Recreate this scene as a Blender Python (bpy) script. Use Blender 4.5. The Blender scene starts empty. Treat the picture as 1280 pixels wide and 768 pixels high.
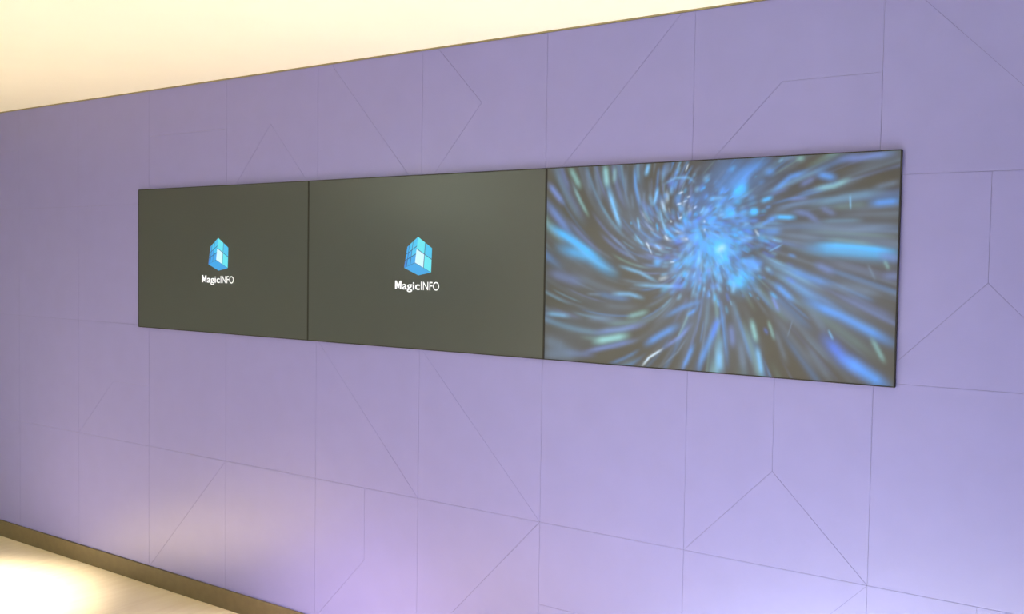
import bpy, bmesh, math, random
import numpy as np

scene = bpy.context.scene
COL = scene.collection

# ------------------------------------------------------------------ camera
FLOOR_DROP = 1.282                       # wall coordinates have z = 0 at the lower edge of the displays
cam_data = bpy.data.cameras.new('camera')
cam_data.sensor_width = 36.0
cam_data.lens = 1245.08 / 1280.0 * 36.0
cam_data.clip_start = 0.02
cam = bpy.data.objects.new('camera', cam_data)
COL.objects.link(cam)
from mathutils import Vector, Matrix
YAW, PITCH, ROLL = -0.61801, -0.04126, 0.01540
fw = Vector((math.sin(YAW) * math.cos(PITCH), math.cos(YAW) * math.cos(PITCH), math.sin(PITCH)))
r0 = Vector((math.cos(YAW), -math.sin(YAW), 0.0))
u0 = r0.cross(fw)
rt = r0 * math.cos(ROLL) + u0 * math.sin(ROLL)
up = -r0 * math.sin(ROLL) + u0 * math.cos(ROLL)
CAM = Vector((4.38118, -2.95614, 0.33260 + FLOOR_DROP))
m = Matrix((rt, up, -fw)).transposed().to_4x4()
m.translation = CAM
cam.matrix_world = m
scene.camera = cam

# ------------------------------------------------------------------ world, lamps, exposure
world = bpy.data.worlds.new('world')
world.use_nodes = True
world.node_tree.nodes['Background'].inputs[0].default_value = (0.9, 0.92, 1.0, 1)
world.node_tree.nodes['Background'].inputs[1].default_value = 0.0
scene.world = world
scene.view_settings.view_transform = 'Standard'
scene.view_settings.look = 'None'
scene.view_settings.gamma = 1.0
scene.view_settings.use_curve_mapping = False
scene.view_settings.exposure = 0.0

CEIL = 1.166 + FLOOR_DROP
Y_BACK = -6.4


def area(name, loc, size, power, color, rot=(0, 0, 0), size_y=None, spread=180):
    d = bpy.data.lights.new(name, 'AREA')
    d.shape = 'RECTANGLE'
    d.size = size
    d.size_y = size_y or size
    d.energy = power
    d.color = color
    d.spread = math.radians(spread)
    o = bpy.data.objects.new(name, d)
    o.location = loc
    o.rotation_euler = rot
    COL.objects.link(o)
    return o


def spot(name, loc, target, power, color, angle, blend=0.8, radius=0.05):
    d = bpy.data.lights.new(name, 'SPOT')
    d.energy = power
    d.color = color
    d.spot_size = math.radians(angle)
    d.spot_blend = blend
    d.shadow_soft_size = radius
    o = bpy.data.objects.new(name, d)
    o.location = loc
    o.rotation_euler = (Vector(target) - Vector(loc)).to_track_quat('-Z', 'Y').to_euler()
    COL.objects.link(o)
    return o


# unseen area lamp added behind the camera to balance wall and screen tones
area('added_ceiling_lamp', (-1.5, -4.3, CEIL - 0.01), 1.2, 66, (0.84, 1.0, 0.80))
# row of recessed downlights along the wall: warm ones on the left (the first makes the bright pool
# on the floor), a strong daylight-white one on the right
for lx, ty, power, color, angle in ((-0.45, -0.94, 1350, (1.0, 0.88, 0.66), 44),
                                    (1.55, -1.0, 760, (1.0, 0.84, 0.92), 62),
                                    (3.55, -1.0, 2150, (0.78, 0.92, 1.0), 62)):
    spot('recessed_downlight', (lx, -1.12, CEIL - 0.02), (lx + 0.02, ty, 0.0), power, color, angle, 1.0)
# unseen spots added to brighten the rear wall reflected in the screens
for lx in (-0.4, 1.7):
    spot('added_wall_spot', (lx, -5.4, CEIL - 0.02), (lx, Y_BACK, 1.25), 310, (1.0, 0.90, 0.76), 88, 0.7)


# ------------------------------------------------------------------ helpers
def lin(c):
    return tuple((v / 255 / 12.92) if v / 255 <= 0.04045 else ((v / 255 + 0.055) / 1.055) ** 2.4 for v in c)


def obj(name, bm, mat, parent=None, smooth=False):
    me = bpy.data.meshes.new(name)
    bm.normal_update()
    bm.to_mesh(me)
    bm.free()
    for mt in (mat if isinstance(mat, (list, tuple)) else [mat]):
        me.materials.append(mt)
    o = bpy.data.objects.new(name, me)
    COL.objects.link(o)
    if parent is not None:
        o.parent = parent
    if smooth:
        for p in me.polygons:
            p.use_smooth = True
    return o


def add_box(bm, x0, x1, y0, y1, z0, z1, bevel=0.0):
    vs = [bm.verts.new((x, y, z)) for x in (x0, x1) for y in (y0, y1) for z in (z0, z1)]
    fs = []
    for q in ((0, 1, 3, 2), (4, 6, 7, 5), (0, 4, 5, 1), (2, 3, 7, 6), (0, 2, 6, 4), (1, 5, 7, 3)):
        fs.append(bm.faces.new([vs[i] for i in q]))
    if bevel:
        es = set(e for f in fs for e in f.edges)
        bmesh.ops.bevel(bm, geom=list(es), offset=bevel, segments=2, profile=0.5, affect='EDGES')


def struct(o, kind='structure'):
    o['kind'] = kind
    return o


def mat(name, color, rough=0.5, spec=0.5, noise=None, bump=None):
    """Principled material; noise = (scale, amount) varies the colour, bump = (scale, strength)."""
    mt = bpy.data.materials.new(name)
    mt.use_nodes = True
    nt = mt.node_tree
    b = nt.nodes['Principled BSDF']
    b.inputs['Base Color'].default_value = (*color, 1)
    b.inputs['Roughness'].default_value = rough
    b.inputs['Specular IOR Level'].default_value = spec
    tc = nt.nodes.new('ShaderNodeTexCoord')
    if noise:
        n = nt.nodes.new('ShaderNodeTexNoise')
        n.inputs['Scale'].default_value = noise[0]
        n.inputs['Detail'].default_value = 5
        nt.links.new(tc.outputs['Object'], n.inputs['Vector'])
        rmp = nt.nodes.new('ShaderNodeValToRGB')
        a = noise[1]
        rmp.color_ramp.elements[0].position = 0.3
        rmp.color_ramp.elements[1].position = 0.7
        rmp.color_ramp.elements[0].color = (*[c * (1 - a) for c in color], 1)
        rmp.color_ramp.elements[1].color = (*[c * (1 + a) for c in color], 1)
        nt.links.new(n.outputs['Fac'], rmp.inputs['Fac'])
        nt.links.new(rmp.outputs['Color'], b.inputs['Base Color'])
    if bump:
        n2 = nt.nodes.new('ShaderNodeTexNoise')
        n2.inputs['Scale'].default_value = bump[0]
        n2.inputs['Detail'].default_value = 3
        nt.links.new(tc.outputs['Object'], n2.inputs['Vector'])
        bp = nt.nodes.new('ShaderNodeBump')
        bp.inputs['Strength'].default_value = bump[1]
        bp.inputs['Distance'].default_value = 0.002
        nt.links.new(n2.outputs['Fac'], bp.inputs['Height'])
        nt.links.new(bp.outputs['Normal'], b.inputs['Normal'])
    return mt


M_purple = mat('purple_laminate', (0.214, 0.210, 0.578), 0.34, 0.85, (9.0, 0.02), (300.0, 0.06))
M_joint = mat('joint_backing', (0.15, 0.14, 0.36), 0.8, 0.2)
M_ceiling = mat('ceiling_paint', (0.94, 0.92, 0.85), 0.9, 0.2, (3.0, 0.01))
M_plain = mat('room_wall_paint', (0.82, 0.80, 0.76), 0.85, 0.2, (3.0, 0.02))
M_grey = mat('grey_wall_paint', (0.56, 0.54, 0.48), 0.85, 0.2, (3.0, 0.02))
M_base = mat('olive_brown_skirting', (0.138, 0.105, 0.056), 0.5, 0.4, (26.0, 0.10))
M_trim = mat('olive_trim', (0.30, 0.26, 0.15), 0.6, 0.3)
M_bezel = mat('black_bezel', (0.012, 0.012, 0.014), 0.45, 0.4)
M_panel_off = mat('dark_display_glass', (0.025, 0.035, 0.047), 0.28, 0.85)

# pale timber floor with fine drawn-out grain
M_floor = bpy.data.materials.new('pale_timber_floor')
M_floor.use_nodes = True
nt = M_floor.node_tree
b = nt.nodes['Principled BSDF']
b.inputs['Roughness'].default_value = 0.4
tc = nt.nodes.new('ShaderNodeTexCoord')
mp = nt.nodes.new('ShaderNodeMapping')
mp.inputs['Scale'].default_value = (26.0, 2.6, 1.0)
mp.inputs['Rotation'].default_value = (0, 0, math.radians(12))
n = nt.nodes.new('ShaderNodeTexNoise')
n.inputs['Scale'].default_value = 1.0
n.inputs['Detail'].default_value = 6
n.inputs['Distortion'].default_value = 0.8
rp = nt.nodes.new('ShaderNodeValToRGB')
rp.color_ramp.elements[0].position = 0.32
rp.color_ramp.elements[0].color = (0.90, 0.76, 0.55, 1)
rp.color_ramp.elements[1].position = 0.62
rp.color_ramp.elements[1].color = (0.96, 0.83, 0.62, 1)
nt.links.new(tc.outputs['Object'], mp.inputs['Vector'])
nt.links.new(mp.outputs['Vector'], n.inputs['Vector'])
nt.links.new(n.outputs['Fac'], rp.inputs['Fac'])
nt.links.new(rp.outputs['Color'], b.inputs['Base Color'])


def emit_mat(name, rgb, strength=1.0, mottled=0.0):
    mt = bpy.data.materials.new(name)
    mt.use_nodes = True
    nt = mt.node_tree
    b = nt.nodes['Principled BSDF']
    b.inputs['Base Color'].default_value = (0.02, 0.02, 0.02, 1)
    b.inputs['Roughness'].default_value = 0.4
    b.inputs['Emission Color'].default_value = (*lin(rgb), 1)
    b.inputs['Emission Strength'].default_value = strength
    return mt


# ------------------------------------------------------------------ room shell
X0, X1, Y0 = -3.6, 7.6, Y_BACK
WALL_Y = 0.012          # front of the purple cladding; the displays' fronts stand at y = 0

bm = bmesh.new(); add_box(bm, X0 - 0.1, X1 + 0.1, Y0 - 0.1, 0.14, -0.08, 0.0)
struct(obj('floor', bm, M_floor))
bm = bmesh.new(); add_box(bm, X0 - 0.1, X1 + 0.1, Y0 - 0.1, 0.14, CEIL, CEIL + 0.08)
struct(obj('ceiling', bm, M_ceiling))
bm = bmesh.new(); add_box(bm, X0 - 0.1, X0, Y0, 0.14, 0.0, CEIL)
struct(obj('wall_left', bm, M_grey))
bm = bmesh.new(); add_box(bm, X1, X1 + 0.1, Y0, 0.14, 0.0, CEIL)
struct(obj('wall_right', bm, M_plain))
bm = bmesh.new(); add_box(bm, X0 - 0.1, X1 + 0.1, Y0 - 0.1, Y0, 0.0, CEIL)
struct(obj('wall_front', bm, M_plain))
bm = bmesh.new(); add_box(bm, X0, X1, WALL_Y + 0.0028, 0.14, 0.0, CEIL)
wall = struct(obj('wall_back', bm, M_joint))
# skirting board and the thin bead under the ceiling
BASE_TOP = FLOOR_DROP - 1.1905
bm = bmesh.new(); add_box(bm, X0, X1, WALL_Y - 0.010, WALL_Y + 0.0028, 0.0, BASE_TOP, 0.0015)
struct(obj('baseboard_back', bm, M_base))
bm = bmesh.new(); add_box(bm, X0, X1, WALL_Y - 0.003, WALL_Y + 0.0028, CEIL - 0.005, CEIL)
struct(obj('trim_1', bm, M_trim))

# ------------------------------------------------------------------ wall cladding: square boards cut along a cube lattice
COLX = {-4: -2.30, -3: -2.005, -2: -1.71, -1: -1.415, 0: -1.12, 1: -0.82, 2: -0.528, 3: -0.215, 4: 0.09, 5: 0.382, 6: 0.674,
        7: 0.970, 8: 1.265, 9: 1.553, 10: 1.84, 11: 2.128, 12: 2.417, 13: 2.70, 14: 2.982, 15: 3.274, 16: 3.57,
        17: 3.866, 18: 4.155, 19: 4.45, 20: 4.74, 21: 5.035, 22: 5.33}
ROWZ = [-1.19, -0.886, -0.587, -0.289, 0.012, 0.306, 0.609, 0.905, 1.205]
I0, I1 = -4, 22


def node(i, j):
    x = COLX[i]
    z = ROWZ[j]
    if j >= 7:                                   # the upper course sits a little higher towards the left
        z += 0.032 * min(1.0, max(0.0, (3.0 - x) / 0.9))
    s = CAM.y / (CAM.y - 0)                      # measured on the displays' plane; the cladding lies 12 mm behind it
    k = (WALL_Y - CAM.y) / (0 - CAM.y)
    return (CAM.x + (x - CAM.x) * k, (CAM.z - FLOOR_DROP) + (z - (CAM.z - FLOOR_DROP)) * k + FLOOR_DROP)


flag = set()


def cut(a, c):
    """Marks the joint from lattice node a to node c (horizontal, vertical or diagonal) in unit steps."""
    n = max(abs(c[0] - a[0]), abs(c[1] - a[1]))
    d = ((c[0] - a[0]) // n, (c[1] - a[1]) // n)
    for k in range(n):
        p = (a[0] + k * d[0], a[1] + k * d[1])
        q = (p[0] + d[0], p[1] + d[1])
        flag.add(frozenset((p, q)))


for i in range(I0, I1 + 1, 2):
    cut((i, 0), (i, 8))
for j in (0, 2, 4, 6, 8):
    cut((I0, j), (I1, j))
for a, c in [((17, 6), (17, 5)), ((17, 5), (16, 4)), ((17, 5), (18, 4)), ((15, 7), (16, 7)), ((15, 7), (14, 6)),
             ((16, 8), (18, 6)), ((11, 7), (10, 8)), ((11, 7), (10, 6)), ((8, 8), (10, 6)), ((12, 6), (14, 8)),
             ((7, 7), (8, 6)), ((7, 7), (6, 6)), ((4, 7), (6, 7)), ((-2, 7), (0, 7)), ((3, 3), (4, 3)), ((3, 3), (2, 2)),
             ((6, 2), (5, 1)), ((5, 1), (4, 0)), ((12, 2), (10, 0)), ((12, 2), (10, 4)), ((8, 4), (10, 2)),
             ((15, 4), (15, 3)), ((15, 3), (14, 2)), ((15, 3), (16, 2)), ((16, 2), (14, 0)), ((9, 2), (9, 1)),
             ((9, 1), (8, 0)), ((12, 1), (13, 1)), ((13, 1), (14, 0)), ((17, 2), (17, 1)), ((17, 1), (16, 0)),
             ((17, 1), (18, 0)), ((20, 6), (18, 8)), ((20, 2), (18, 4))]:
    cut(a, c)

cells = []
for i in range(I0, I1):
    for j in range(8):
        a, bb, c, d = (i, j), (i + 1, j), (i + 1, j + 1), (i, j + 1)
        if frozenset((a, c)) in flag:
            cells += [(a, bb, c), (a, c, d)]
        elif frozenset((bb, d)) in flag:
            cells += [(a, bb, d), (bb, c, d)]
        else:
            cells.append((a, bb, c, d))
par = list(range(len(cells)))


def find(k):
    while par[k] != k:
        par[k] = par[par[k]]
        k = par[k]
    return k


owner = {}
for k, c in enumerate(cells):
    for p, q in zip(c, c[1:] + c[:1]):
        e = frozenset((p, q))
        if e in flag:
            continue
        if e in owner:
            par[find(k)] = find(owner[e])
        else:
            owner[e] = k
groups = {}
for k in range(len(cells)):
    groups.setdefault(find(k), []).append(k)

GAP = 0.00042


def clip_top(poly, zmax):
    out = []
    for p, q in zip(poly, poly[1:] + poly[:1]):
        if p[1] <= zmax:
            out.append(p)
        if (p[1] <= zmax) != (q[1] <= zmax):
            t = (zmax - p[1]) / (q[1] - p[1])
            out.append((p[0] + t * (q[0] - p[0]), zmax))
    return out


def inset(poly, g):
    pts = [Vector(p) for p in poly]
    keep = []
    for k in range(len(pts)):                     # drop vertices on straight runs
        a, p, c = pts[k - 1], pts[k], pts[(k + 1) % len(pts)]
        d1, d2 = (p - a), (c - p)
        if d1.length < 1e-6:
            continue
        if abs(d1.normalized().cross(d2.normalized())) > 0.06:
            keep.append(p)
    res = []
    for k in range(len(keep)):
        a, p, c = keep[k - 1], keep[k], keep[(k + 1) % len(keep)]
        d1, d2 = (p - a).normalized(), (c - p).normalized()
        n1, n2 = Vector((-d1.y, d1.x)), Vector((-d2.y, d2.x))
        den = d1.cross(d2)
        o1, o2 = p + n1 * g, p + n2 * g
        t = (o2 - o1).cross(d2) / den
        res.append(o1 + d1 * t)
    return res


for ks in groups.values():
    edges = {}
    for k in ks:
        c = cells[k]
        for p, q in zip(c, c[1:] + c[:1]):
            if frozenset((p, q)) in flag:
                edges[p] = q
    if not edges:
        continue
    start = next(iter(edges)); loop = [start]; q = edges[start]
    while q != start and len(loop) < 60:
        loop.append(q); q = edges[q]
    lo_i, hi_i = min(p[0] for p in loop), max(p[0] for p in loop)
    lo_j, hi_j = min(p[1] for p in loop), max(p[1] for p in loop)
    if lo_i >= 4 and hi_i <= 16 and lo_j >= 4 and hi_j <= 6:
        continue                                  # wholly behind the displays
    poly = clip_top([node(*p) for p in loop], CEIL - 0.006)
    poly = inset(poly, GAP)
    bm = bmesh.new()
    f = [bm.verts.new((p.x, WALL_Y, p.y)) for p in poly]
    r = [bm.verts.new((p.x, WALL_Y + 0.0030, p.y)) for p in poly]
    bm.faces.new(f)
    bm.faces.new(r[::-1])
    for k in range(len(f)):
        bm.faces.new((f[k - 1], r[k - 1], r[k], f[k]))
    bmesh.ops.recalc_face_normals(bm, faces=bm.faces)
    obj('wall_panel', bm, M_purple, wall)
for xa, xb in ((X0, node(I0, 0)[0]), (node(I1, 0)[0], X1)):
    bm = bmesh.new(); add_box(bm, xa + GAP, xb - GAP, WALL_Y, WALL_Y + 0.0030, BASE_TOP, CEIL - 0.006)
    obj('wall_panel', bm, M_purple, wall)

# ------------------------------------------------------------------ displays
PW, PH = 1.21, 0.6814
BZ = 0.0035              # width of the bezel


def ring(bm, x0, x1, z0, z1, w, yf, yb):
    o = [(x0, z0), (x1, z0), (x1, z1), (x0, z1)]
    i = [(x0 + w, z0 + w), (x1 - w, z0 + w), (x1 - w, z1 - w), (x0 + w, z1 - w)]
    V = [[bm.verts.new((x, y, z)) for x, z in q] for q, y in ((o, yf), (i, yf), (i, yb), (o, yb))]
    for a in range(4):
        for k in range(4):
            bm.faces.new((V[a][k], V[a][(k + 1) % 4], V[(a + 1) % 4][(k + 1) % 4], V[(a + 1) % 4][k]))
    bmesh.ops.recalc_face_normals(bm, faces=bm.faces)


def make_display(x, label):
    """Top-level object: the housing, origin at its lower left corner."""
    bm = bmesh.new(); add_box(bm, 0.0006, PW - 0.0006, 0.0022, WALL_Y - 0.0002, 0.0006, PH - 0.0006)
    d = obj('display', bm, M_bezel)
    d.location = (x, 0, FLOOR_DROP)
    d['label'] = label
    d['category'] = 'display'
    d['group'] = 'flat displays in the row on the purple wall'
    bm = bmesh.new(); ring(bm, 0.0003, PW - 0.0003, 0.0003, PH - 0.0003, BZ, 0.0, 0.0022)
    obj('bezel', bm, M_bezel, d)
    return d


def dark_screen(parent):
    bm = bmesh.new(); add_box(bm, BZ, PW - BZ, 0.0010, 0.0022, BZ, PH - BZ)
    return obj('screen', bm, M_panel_off, parent)


# the cube emblem: faces in screen coordinates (metres from the display's lower left corner)
M_cell = {
    'pale': emit_mat('emblem_pale', (205, 246, 255), 1.0),
    'cyan': emit_mat('emblem_cyan', (92, 226, 240), 1.0),
    'sky': emit_mat('emblem_sky', (58, 194, 238), 1.0),
    'azure': emit_mat('emblem_azure', (36, 162, 230), 1.0),
    'blue': emit_mat('emblem_blue', (34, 130, 218), 1.0),
    'deep': emit_mat('emblem_deep', (12, 70, 128), 1.0),
    'white': emit_mat('lettering_white', (255, 255, 255), 1.15),
}
MAT_ORDER = ['pale', 'cyan', 'sky', 'azure', 'blue', 'deep']


def emblem_mesh():
    bm = bmesh.new()
    ap, rtp, rbp = Vector((0.6150, 0.4405)), Vector((0.6867, 0.3960)), Vector((0.6828, 0.3030))
    bc, lb, lt, fb = Vector((0.6183, 0.2900)), Vector((0.5440, 0.3190)), Vector((0.5600, 0.4010)), Vector((0.6005, 0.3395))

    def quad(pts, key, y):
        vs = [bm.verts.new((p.x, y, p.y)) for p in pts]
        f = bm.faces.new(vs)
        f.material_index = MAT_ORDER.index(key)

    def bil(a, c, d, e, s, t):                    # a-c top edge, e-d bottom edge
        return a.lerp(c, s).lerp(e.lerp(d, s), t)

    def face(a, c, d, e, cols, rows, keys, g):
        for r in range(len(rows) - 1):
            for k in range(len(cols) - 1):
                gs, gt = g / (a - c).length, g / (a - e).length
                s0, s1 = cols[k] + (gs if k else 0), cols[k + 1] - (gs if k < len(cols) - 2 else 0)
                t0, t1 = rows[r] + (gt if r else 0), rows[r + 1] - (gt if r < len(rows) - 2 else 0)
                quad([bil(a, c, d, e, s0, t0), bil(a, c, d, e, s1, t0), bil(a, c, d, e, s1, t1), bil(a, c, d, e, s0, t1)],
                     keys[r][k], 0.00045)

    g = 0.0016
    quad([ap, rtp, rbp, bc, lb, lt], 'deep', 0.0007)              # darker ground shows as the grid lines
    face(lt, ap, fb, lb, [0, 0.22, 0.55, 1], [0, 0.36, 0.66, 1],
         [['azure', 'sky', 'sky'], ['azure', 'azure', 'sky'], ['blue', 'azure', 'azure']], g)
    face(ap, rtp, rbp, fb, [0, 0.53, 1], [0, 0.46, 1], [['cyan', 'sky'], ['pale', 'cyan']], g)
    o = Vector((0.0, -0.0018))
    quad([fb + o, rbp + o * 0.6, bc, lb + o * 0.4], 'azure', 0.00045)
    bmesh.ops.recalc_face_normals(bm, faces=bm.faces)
    for f in bm.faces:
        if f.normal.y > 0:
            f.normal_flip()
    me = bpy.data.meshes.new('emblem')
    bm.to_mesh(me); bm.free()
    for k in MAT_ORDER:
        me.materials.append(M_cell[k])
    return me


def text_mesh(name, body, bold, x0, x1, z0, cap, caps_ref):
    """Flat lettering fitted to x0..x1 with its baseline at z0 and capitals cap metres high."""
    cu = bpy.data.curves.new(name, 'FONT')
    cu.body = body
    cu.size = 1.0
    cu.offset = bold
    cu.space_character = 1.0 + bold * 1.2
    o = bpy.data.objects.new(name, cu)
    COL.objects.link(o)
    dg = bpy.context.evaluated_depsgraph_get()
    me = bpy.data.meshes.new_from_object(o.evaluated_get(dg))
    bpy.data.objects.remove(o); bpy.data.curves.remove(cu)
    xs = [v.co.x for v in me.vertices]
    lo, hi = min(xs), max(xs)
    for v in me.vertices:
        X = x0 + (v.co.x - lo) / (hi - lo) * (x1 - x0)
        Z = z0 + v.co.y / caps_ref * cap
        v.co = (X, 0.0006, Z)
    me.name = name
    me.materials.clear()
    me.materials.append(M_cell['white'])
    return me


emblem = emblem_mesh()
bold_text = text_mesh('bold_lettering', 'agic', 0.014, 0.5350, 0.6265, 0.2340, 0.0335, 0.76)
thin_text = text_mesh('lettering', 'INFO', 0.004, 0.6325, 0.7240, 0.2335, 0.0345, 0.735)

# the bold capital M in front of it, drawn as two posts and a V
MX0, MX1, MZ0, MZ1, MW = 0.4975, 0.5305, 0.2340, 0.2675, 0.0078
bm = bmesh.new()
bm.from_mesh(bold_text)
mid = (MX0 + MX1) / 2
for poly in ([(MX0, MZ0), (MX0 + MW, MZ0), (MX0 + MW, MZ1), (MX0, MZ1)],
             [(MX1 - MW, MZ0), (MX1, MZ0), (MX1, MZ1), (MX1 - MW, MZ1)],
             [(mid - 0.0034, MZ0 + 0.004), (mid, MZ0 + 0.004), (mid, MZ0 + 0.016), (MX0 + MW, MZ1), (MX0 + MW, MZ1 - 0.014)],
             [(mid, MZ0 + 0.004), (mid + 0.0034, MZ0 + 0.004), (MX1 - MW, MZ1 - 0.014), (MX1 - MW, MZ1), (mid, MZ0 + 0.016)]):
    bm.faces.new([bm.verts.new((x, 0.0006, z)) for x, z in poly])
bm.to_mesh(bold_text)
bm.free()

d1 = make_display(0.0, 'left dark wall display with small cube emblem, greenish black, at the row\'s far left')
d2 = make_display(PW, 'middle dark wall display with cube emblem, between the other dark one and the blue picture')
for d in (d1, d2):
    s = dark_screen(d)
    for nm, me in (('emblem', emblem), ('bold_lettering', bold_text), ('lettering', thin_text)):
        o = bpy.data.objects.new(nm, me)
        COL.objects.link(o)
        o.parent = s

d3 = make_display(2 * PW, 'right wall display lit with a swirl of bright blue light streaks')
# ---- the moving-light picture, worked out on a fine grid of the screen (metres on the screen)
NX, NZ = 440, 248
SW, SH = PW - 2 * BZ, PH - 2 * BZ
gx = np.linspace(BZ, PW - BZ, NX)
gz = np.linspace(BZ, PH - BZ, NZ)
pic = np.zeros((NZ, NX, 3))
PAL = {'B': (44, 138, 230), 'L': (100, 182, 238), 'T': (120, 186, 192), 'S': (76, 110, 150), 'P': (84, 120, 202),
       'C': (0, 176, 255), 'W': (190, 216, 238), 'K': (0, 0, 0), 'D': (30, 100, 216)}
PAL = {k: np.array(lin(v)) for k, v in PAL.items()}
DX = SW / (NX - 1)


def stroke(pts, width, color, amp, head=0.25):
    """A soft tapered brush stroke along pts (metres)."""
    pts = np.array(pts, float)
    seg = np.hypot(*np.diff(pts, axis=0).T)
    L = seg.sum()
    sg = max(width / 1.9, 0.0016)
    n = max(2, int(L / (sg * 0.55)) + 1)
    t = np.linspace(0, L, n)
    cs = np.concatenate([[0], np.cumsum(seg)])
    xs, zs = np.interp(t, cs, pts[:, 0]), np.interp(t, cs, pts[:, 1])
    env = np.minimum(1, np.minimum((t + sg) / (L * head + 1e-6 + sg), (L - t + sg) / (L * head + 1e-6 + sg)))
    R = sg * 2.6
    a0, a1 = np.searchsorted(gx, xs.min() - R), np.searchsorted(gx, xs.max() + R)
    b0, b1 = np.searchsorted(gz, zs.min() - R), np.searchsorted(gz, zs.max() + R)
    if a1 <= a0 or b1 <= b0:
        return
    GX, GZ = gx[a0:a1][None, :], gz[b0:b1][:, None]
    best = np.zeros((b1 - b0, a1 - a0))
    for x, z, e in zip(xs, zs, env):
        np.maximum(best, e * np.exp(-((GX - x) ** 2 + (GZ - z) ** 2) / (2 * sg * sg)), out=best)
    v = (amp * best)[..., None]
    reg = pic[b0:b1, a0:a1]
    reg += v * (np.array(color) - reg * 0.75)


rng = random.Random(11)
CX, CZ = 0.580, 0.477
ANG = [-180, -130, -110, -80, -40, 40, 60, 85, 120, 180]
SWIRL = [46, 46, 24, 10, 0, 0, 10, 40, 46, 46]


def flow(x, z):
    dx, dz = CX - x, CZ - z
    phi = math.degrees(math.atan2(-dz, -dx))
    a = math.atan2(dz, dx) - math.radians(float(np.interp(phi, ANG, SWIRL)))
    return math.cos(a), math.sin(a)


def flow_streak(r, phi, length, width, key, amp):
    x, z = CX + r * math.cos(phi), CZ + r * math.sin(phi)
    pts = [(x, z)]
    for _ in range(9):
        fx, fz = flow(x, z)
        x += fx * length / 9; z += fz * length / 9
        pts.append((x, z))
    stroke(pts, width, PAL[key], amp)


HAZE = '''B .30 110 620,500 720,590 800,640
B .22 130 640,400 680,440
B .22 90 690,330 650,310
S .35 120 420,520 430,420 500,340
P .35 120 560,440 580,380
S .35 120 800,480 950,450 1150,440
S .30 120 850,330 1000,230 1150,120
S .30 110 560,250 540,120
S .30 120 640,260 680,80
S .28 100 80,380 200,300
S .28 100 60,120 200,130 330,190
S .30 110 300,640 330,500 420,400
C .45 60 640,400 655,390
B .40 90 620,560 700,640'''
for line in HAZE.split('\n'):                      # broad soft clouds
    q = line.split()
    stroke([tuple(float(v) / 1000 for v in p.split(',')) for p in q[3:]], float(q[2]) / 1000, PAL[q[0]], float(q[1]) * 0.8)
for k in range(820):                                # background streaks that follow the swirl
    r = 0.07 + 0.78 * rng.random() ** 0.9
    phi = rng.uniform(-math.pi, math.pi)
    flow_streak(r, phi, r * rng.uniform(0.18, 0.5), 0.003 + r * rng.uniform(0.002, 0.026),
                rng.choice('SSSSBBPTLKKK'), rng.uniform(0.08, 0.36))
for k in range(230):                                # short bright dashes on the left rim of the vortex
    r = rng.uniform(0.05, 0.24)
    phi = math.radians(rng.uniform(95, 285))
    flow_streak(r, phi, r * rng.uniform(0.12, 0.3), rng.uniform(0.004, 0.010), rng.choice('BBLLWSPPSB'), rng.uniform(0.12, 0.45))
for k in range(760):                                # cloud of specks around the core
    x = rng.gauss(0.64, 0.085); z = rng.gauss(0.435, 0.085)
    fx, fz = flow(x, z)
    l = rng.uniform(0.004, 0.022)
    stroke([(x, z), (x + fx * l, z + fz * l)], rng.uniform(0.004, 0.014), PAL[rng.choice('BBCCLBDKK')], rng.uniform(0.2, 0.6))
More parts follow.
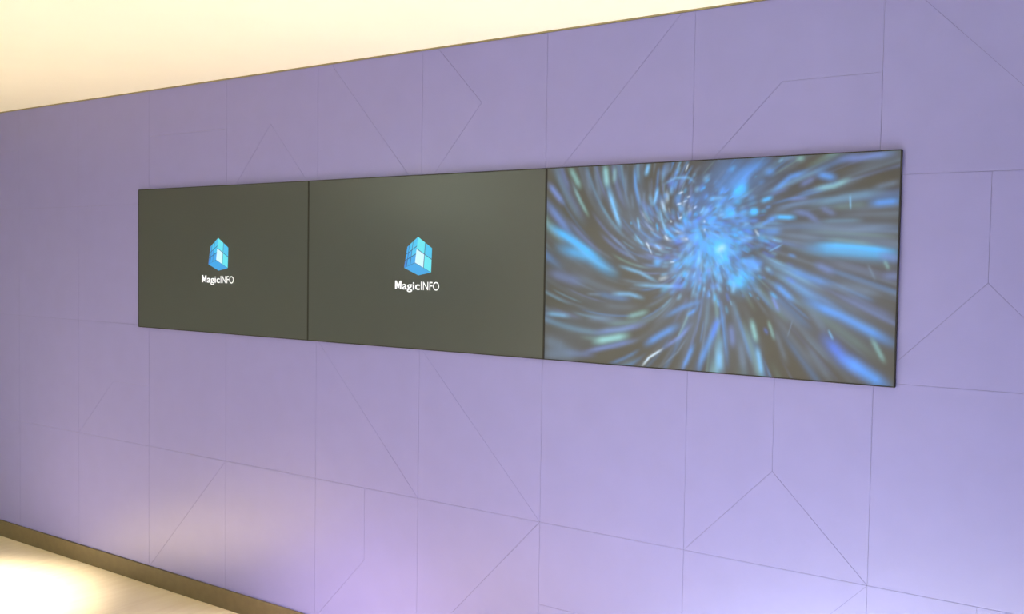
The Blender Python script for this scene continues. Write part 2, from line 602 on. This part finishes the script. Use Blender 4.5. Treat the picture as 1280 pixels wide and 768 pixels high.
STROKES = """K .6 32.5 753,399 802,391
K .6 32.5 631,602 637,575
K .55 32.5 495,542 499,504
K .4 16.2 415,472 389,511
K .5 14.1 677,333 684,306
K .4 11.9 712,286 719,228
K .4 13.0 741,448 817,452
K .35 14.1 621,310 639,290
K .75 33.2 1103,588 1192,627
K .5 19.0 933,668 999,665
K .5 14.2 985,562 1036,565
T .6 13.2 99,676 140,609
T .5 8.4 116,609 144,558 177,507
S .5 11.7 162,673 184,592
S .5 11.6 197,671 225,556
T .85 13.7 240,674 247,610
L 1 10.3 253,595 280,525 304,466
T .5 10.2 277,668 275,621
S .5 8.9 319,661 321,573 339,529
B .5 8.8 355,669 356,606 377,528
L .85 9.7 404,672 396,643
S .4 6.5 392,586 388,547
L .85 7.5 440,594 428,542
S .4 7.7 343,582 350,529
L .7 5.5 367,499 376,460
L .6 4.4 357,446 391,407
W .7 3.3 402,417 424,378
L .6 5.4 434,412 456,393
P .8 13.6 12,623 72,555
P .4 18.5 11,546 98,463
C .9 18.5 19,474 117,422 224,358
S .6 4.6 262,447 359,363
W .7 3.1 548,670 539,647
L .45 6.4 461,607 503,627 549,626 575,608
L .5 5.3 447,536 459,488 481,431
C .6 5.4 438,479 444,455
C .7 7.4 470,460 502,431
P .4 7.2 560,599 557,534
S .4 13.8 450,646 487,654
B .75 18.6 685,534 723,579 755,641
C 1 7.8 709,575 732,592
B .5 21.6 675,571 731,633 815,670
B .6 15.8 816,634 826,634
C .8 9.4 800,545 828,554
B .7 12.0 832,571 886,614 939,629
C 1 12.3 770,512 777,512
C .9 12.7 689,512 693,511
B .8 14.9 974,619 1018,608
T .6 10.6 963,576 1019,583 1065,602
P .7 14.5 1034,659 1093,663 1191,672
B .8 14.8 1130,529 1207,535
L .6 3.4 1067,556 1070,513
C .95 9.2 843,495 903,492
B .6 9.4 797,469 843,495
P .5 11.7 902,512 942,502 978,476
B .6 15.9 807,451 854,451
S .7 15.2 926,463 1074,453 1209,465
C .8 12.3 972,411 1075,404 1207,390
W .6 4.7 779,456 791,438
B .6 11.5 737,424 775,429
P .4 11.3 986,519 1021,501
P .5 8.2 887,548 941,550
T .5 11.7 911,669 920,669
S .5 11.5 1137,575 1205,589
L .5 3.7 823,388 868,411
P .5 11.6 922,590 957,607
S .5 11.1 834,509 897,530 959,537
S .5 9.1 861,668 902,674
C .6 25.2 57,399 181,368 287,309
L .6 8.2 300,339 381,317 448,286
S .5 5.4 319,387 374,352
L .6 8.0 355,275 435,274 550,274
S .5 7.1 176,240 233,239
L .6 9.7 274,243 343,244 396,232
P .4 22.5 21,311 154,276
L .5 10.6 9,166 106,160
S .5 14.2 185,155 290,159
T .5 12.2 338,167 411,188
P .6 12.7 208,107 318,124 405,146
T 1 17.0 208,76 339,104
P .6 11.5 166,37 292,69 373,91
S .6 33.3 4,20 138,29
B .75 15.8 407,78 465,114 522,146
W .9 5.3 395,4 421,35 472,68
P .7 9.0 472,68 535,112 572,154
S .5 5.2 467,9 524,59 560,113
B .5 11.6 476,173 533,204 601,229
B .7 11.3 544,8 562,44 580,86
B .65 14.8 594,6 623,71 657,152 681,187
L .4 14.4 667,12 676,120
B .7 8.7 558,182 583,200
S .5 30.2 11,71 86,50
C .6 22.9 940,401 1052,390 1212,377
B .6 17.6 884,338 954,311 1022,290
P .5 14.7 976,350 1021,329
S .6 17.8 1022,290 1088,280 1153,266
B .8 14.2 850,288 904,241
B .85 19.5 933,242 1047,202 1140,157 1209,122
P .8 8.3 839,251 861,206
S .5 17.1 957,215 1004,155
D 1 24.6 1004,133 1061,75 1128,36
B .9 24.1 1061,75 1128,36 1187,2
L .6 4.5 1015,156 1029,129
T .5 9.6 1140,140 1179,72
S .5 5.3 1124,352 1146,309
T .8 11.0 775,173 792,110
L .75 10.9 795,92 813,6
T .5 7.2 829,175 849,119
P .6 13.8 707,152 715,93
L .6 14.0 671,67 676,13
S .5 14.9 739,107 754,19
S .4 11.9 848,153 892,46
S .4 16.0 948,107 1030,0
D .7 12.7 662,174 644,113
C 1 13.6 731,312 735,289
B .8 24.4 770,348 788,348
L .7 11.2 716,294 710,259
S .5 2.9 890,127 906,184
P .5 17.8 1160,379 1212,369
T .4 7.3 1171,363 1182,342
P .4 15.6 1177,320 1208,321
C 1 28.5 642,401 659,393
L 1 14.7 650,396 662,390
C .8 19.0 690,511 698,511
C .9 11.9 772,514 777,514
C .8 23.5 550,355 562,355
C .9 22.1 728,307 736,307
C .7 14.5 698,291 704,291
B .6 30.1 750,334 760,334
B .5 32.1 575,304 587,304
D .7 16.8 505,276 534,275
B .45 29.4 554,455 566,449
B .6 33.4 704,375 715,375
B .55 33.1 724,484 735,484
B .5 22.8 634,475 646,470
W .8 4.2 518,576 530,580
W .7 4.1 548,563 555,565
W .8 4.2 513,541 525,543
W .6 4.1 535,549 545,552
W .8 4.8 521,495 527,499
W .6 3.6 489,488 492,484
W .7 4.0 608,486 609,481
W .7 4.0 610,460 611,455
W .6 4.1 572,527 578,532
L .7 5.2 593,512 603,521
W .7 4.8 471,439 480,427
W .6 4.3 401,416 413,405
W .6 3.6 491,353 506,354
W .5 4.1 544,429 551,427
L .6 10.2 656,285 668,264
P .6 10.3 621,326 632,332
L .5 8.0 621,555 672,559
C .5 16.6 710,568 737,588"""
for line in STROKES.split('\n'):
    q = line.split()
    stroke([tuple(float(v) / 1000 for v in p.split(',')) for p in q[3:]], float(q[2]) / 1000, PAL[q[0]], min(1.0, float(q[1]) * 1.05))

for x, z, wd, am in ((0.664, 0.395, 0.070, 0.5), (0.666, 0.396, 0.032, 0.9), (0.748, 0.300, 0.050, 0.45), (0.733, 0.294, 0.022, 0.9), (0.728, 0.578, 0.026, 0.8)):
    stroke([(x - 0.004, z - 0.003), (x + 0.004, z + 0.003)], wd, PAL['C'], am)       # the brightest knots
stroke([(0.662, 0.393), (0.674, 0.402)], 0.014, PAL['W'], 0.6)
for k in range(260):                                # fine grain over the knots
    x = rng.gauss(0.69, 0.075); z = rng.gauss(0.37, 0.075)
    if math.hypot(x - 0.666, z - 0.396) < 0.02:
        continue
    fx, fz = flow(x, z)
    l = rng.uniform(0.008, 0.03)
    stroke([(x, z), (x + fx * l, z + fz * l)], rng.uniform(0.003, 0.010), PAL[rng.choice('BCLKKDK')], rng.uniform(0.2, 0.55))

me = bpy.data.meshes.new('screen')
XX, ZZ = np.meshgrid(gx, gz)
co = np.stack([XX, np.full_like(XX, 0.0012), ZZ], -1).reshape(-1, 3)
idx = np.arange(NX * NZ).reshape(NZ, NX)
quads = np.stack([idx[:-1, :-1], idx[:-1, 1:], idx[1:, 1:], idx[1:, :-1]], -1).reshape(-1, 4)
me.vertices.add(len(co)); me.vertices.foreach_set('co', co.ravel())
me.loops.add(quads.size); me.loops.foreach_set('vertex_index', quads.ravel())
me.polygons.add(len(quads))
me.polygons.foreach_set('loop_start', np.arange(0, quads.size, 4))
me.polygons.foreach_set('loop_total', np.full(len(quads), 4))
me.update(calc_edges=True)
ca = me.color_attributes.new('picture', 'FLOAT_COLOR', 'POINT')
ca.data.foreach_set('color', np.concatenate([pic, np.ones((NZ, NX, 1))], -1).astype(np.float32).ravel())
M_pic = bpy.data.materials.new('streak_picture')
M_pic.use_nodes = True
nt = M_pic.node_tree
b = nt.nodes['Principled BSDF']
b.inputs['Base Color'].default_value = (0.026, 0.030, 0.038, 1)
b.inputs['Roughness'].default_value = 0.28
b.inputs['Specular IOR Level'].default_value = 0.85
at = nt.nodes.new('ShaderNodeAttribute')
at.attribute_name = 'picture'
ad = nt.nodes.new('ShaderNodeVectorMath'); ad.operation = 'ADD'
ad.inputs[1].default_value = (0.003, 0.003, 0.002)       # the panel's own black level
nt.links.new(at.outputs['Color'], ad.inputs[0])
nt.links.new(ad.outputs['Vector'], b.inputs['Emission Color'])
b.inputs['Emission Strength'].default_value = 1.0
me.materials.append(M_pic)
s3 = bpy.data.objects.new('screen', me)
COL.objects.link(s3)
s3.parent = d3
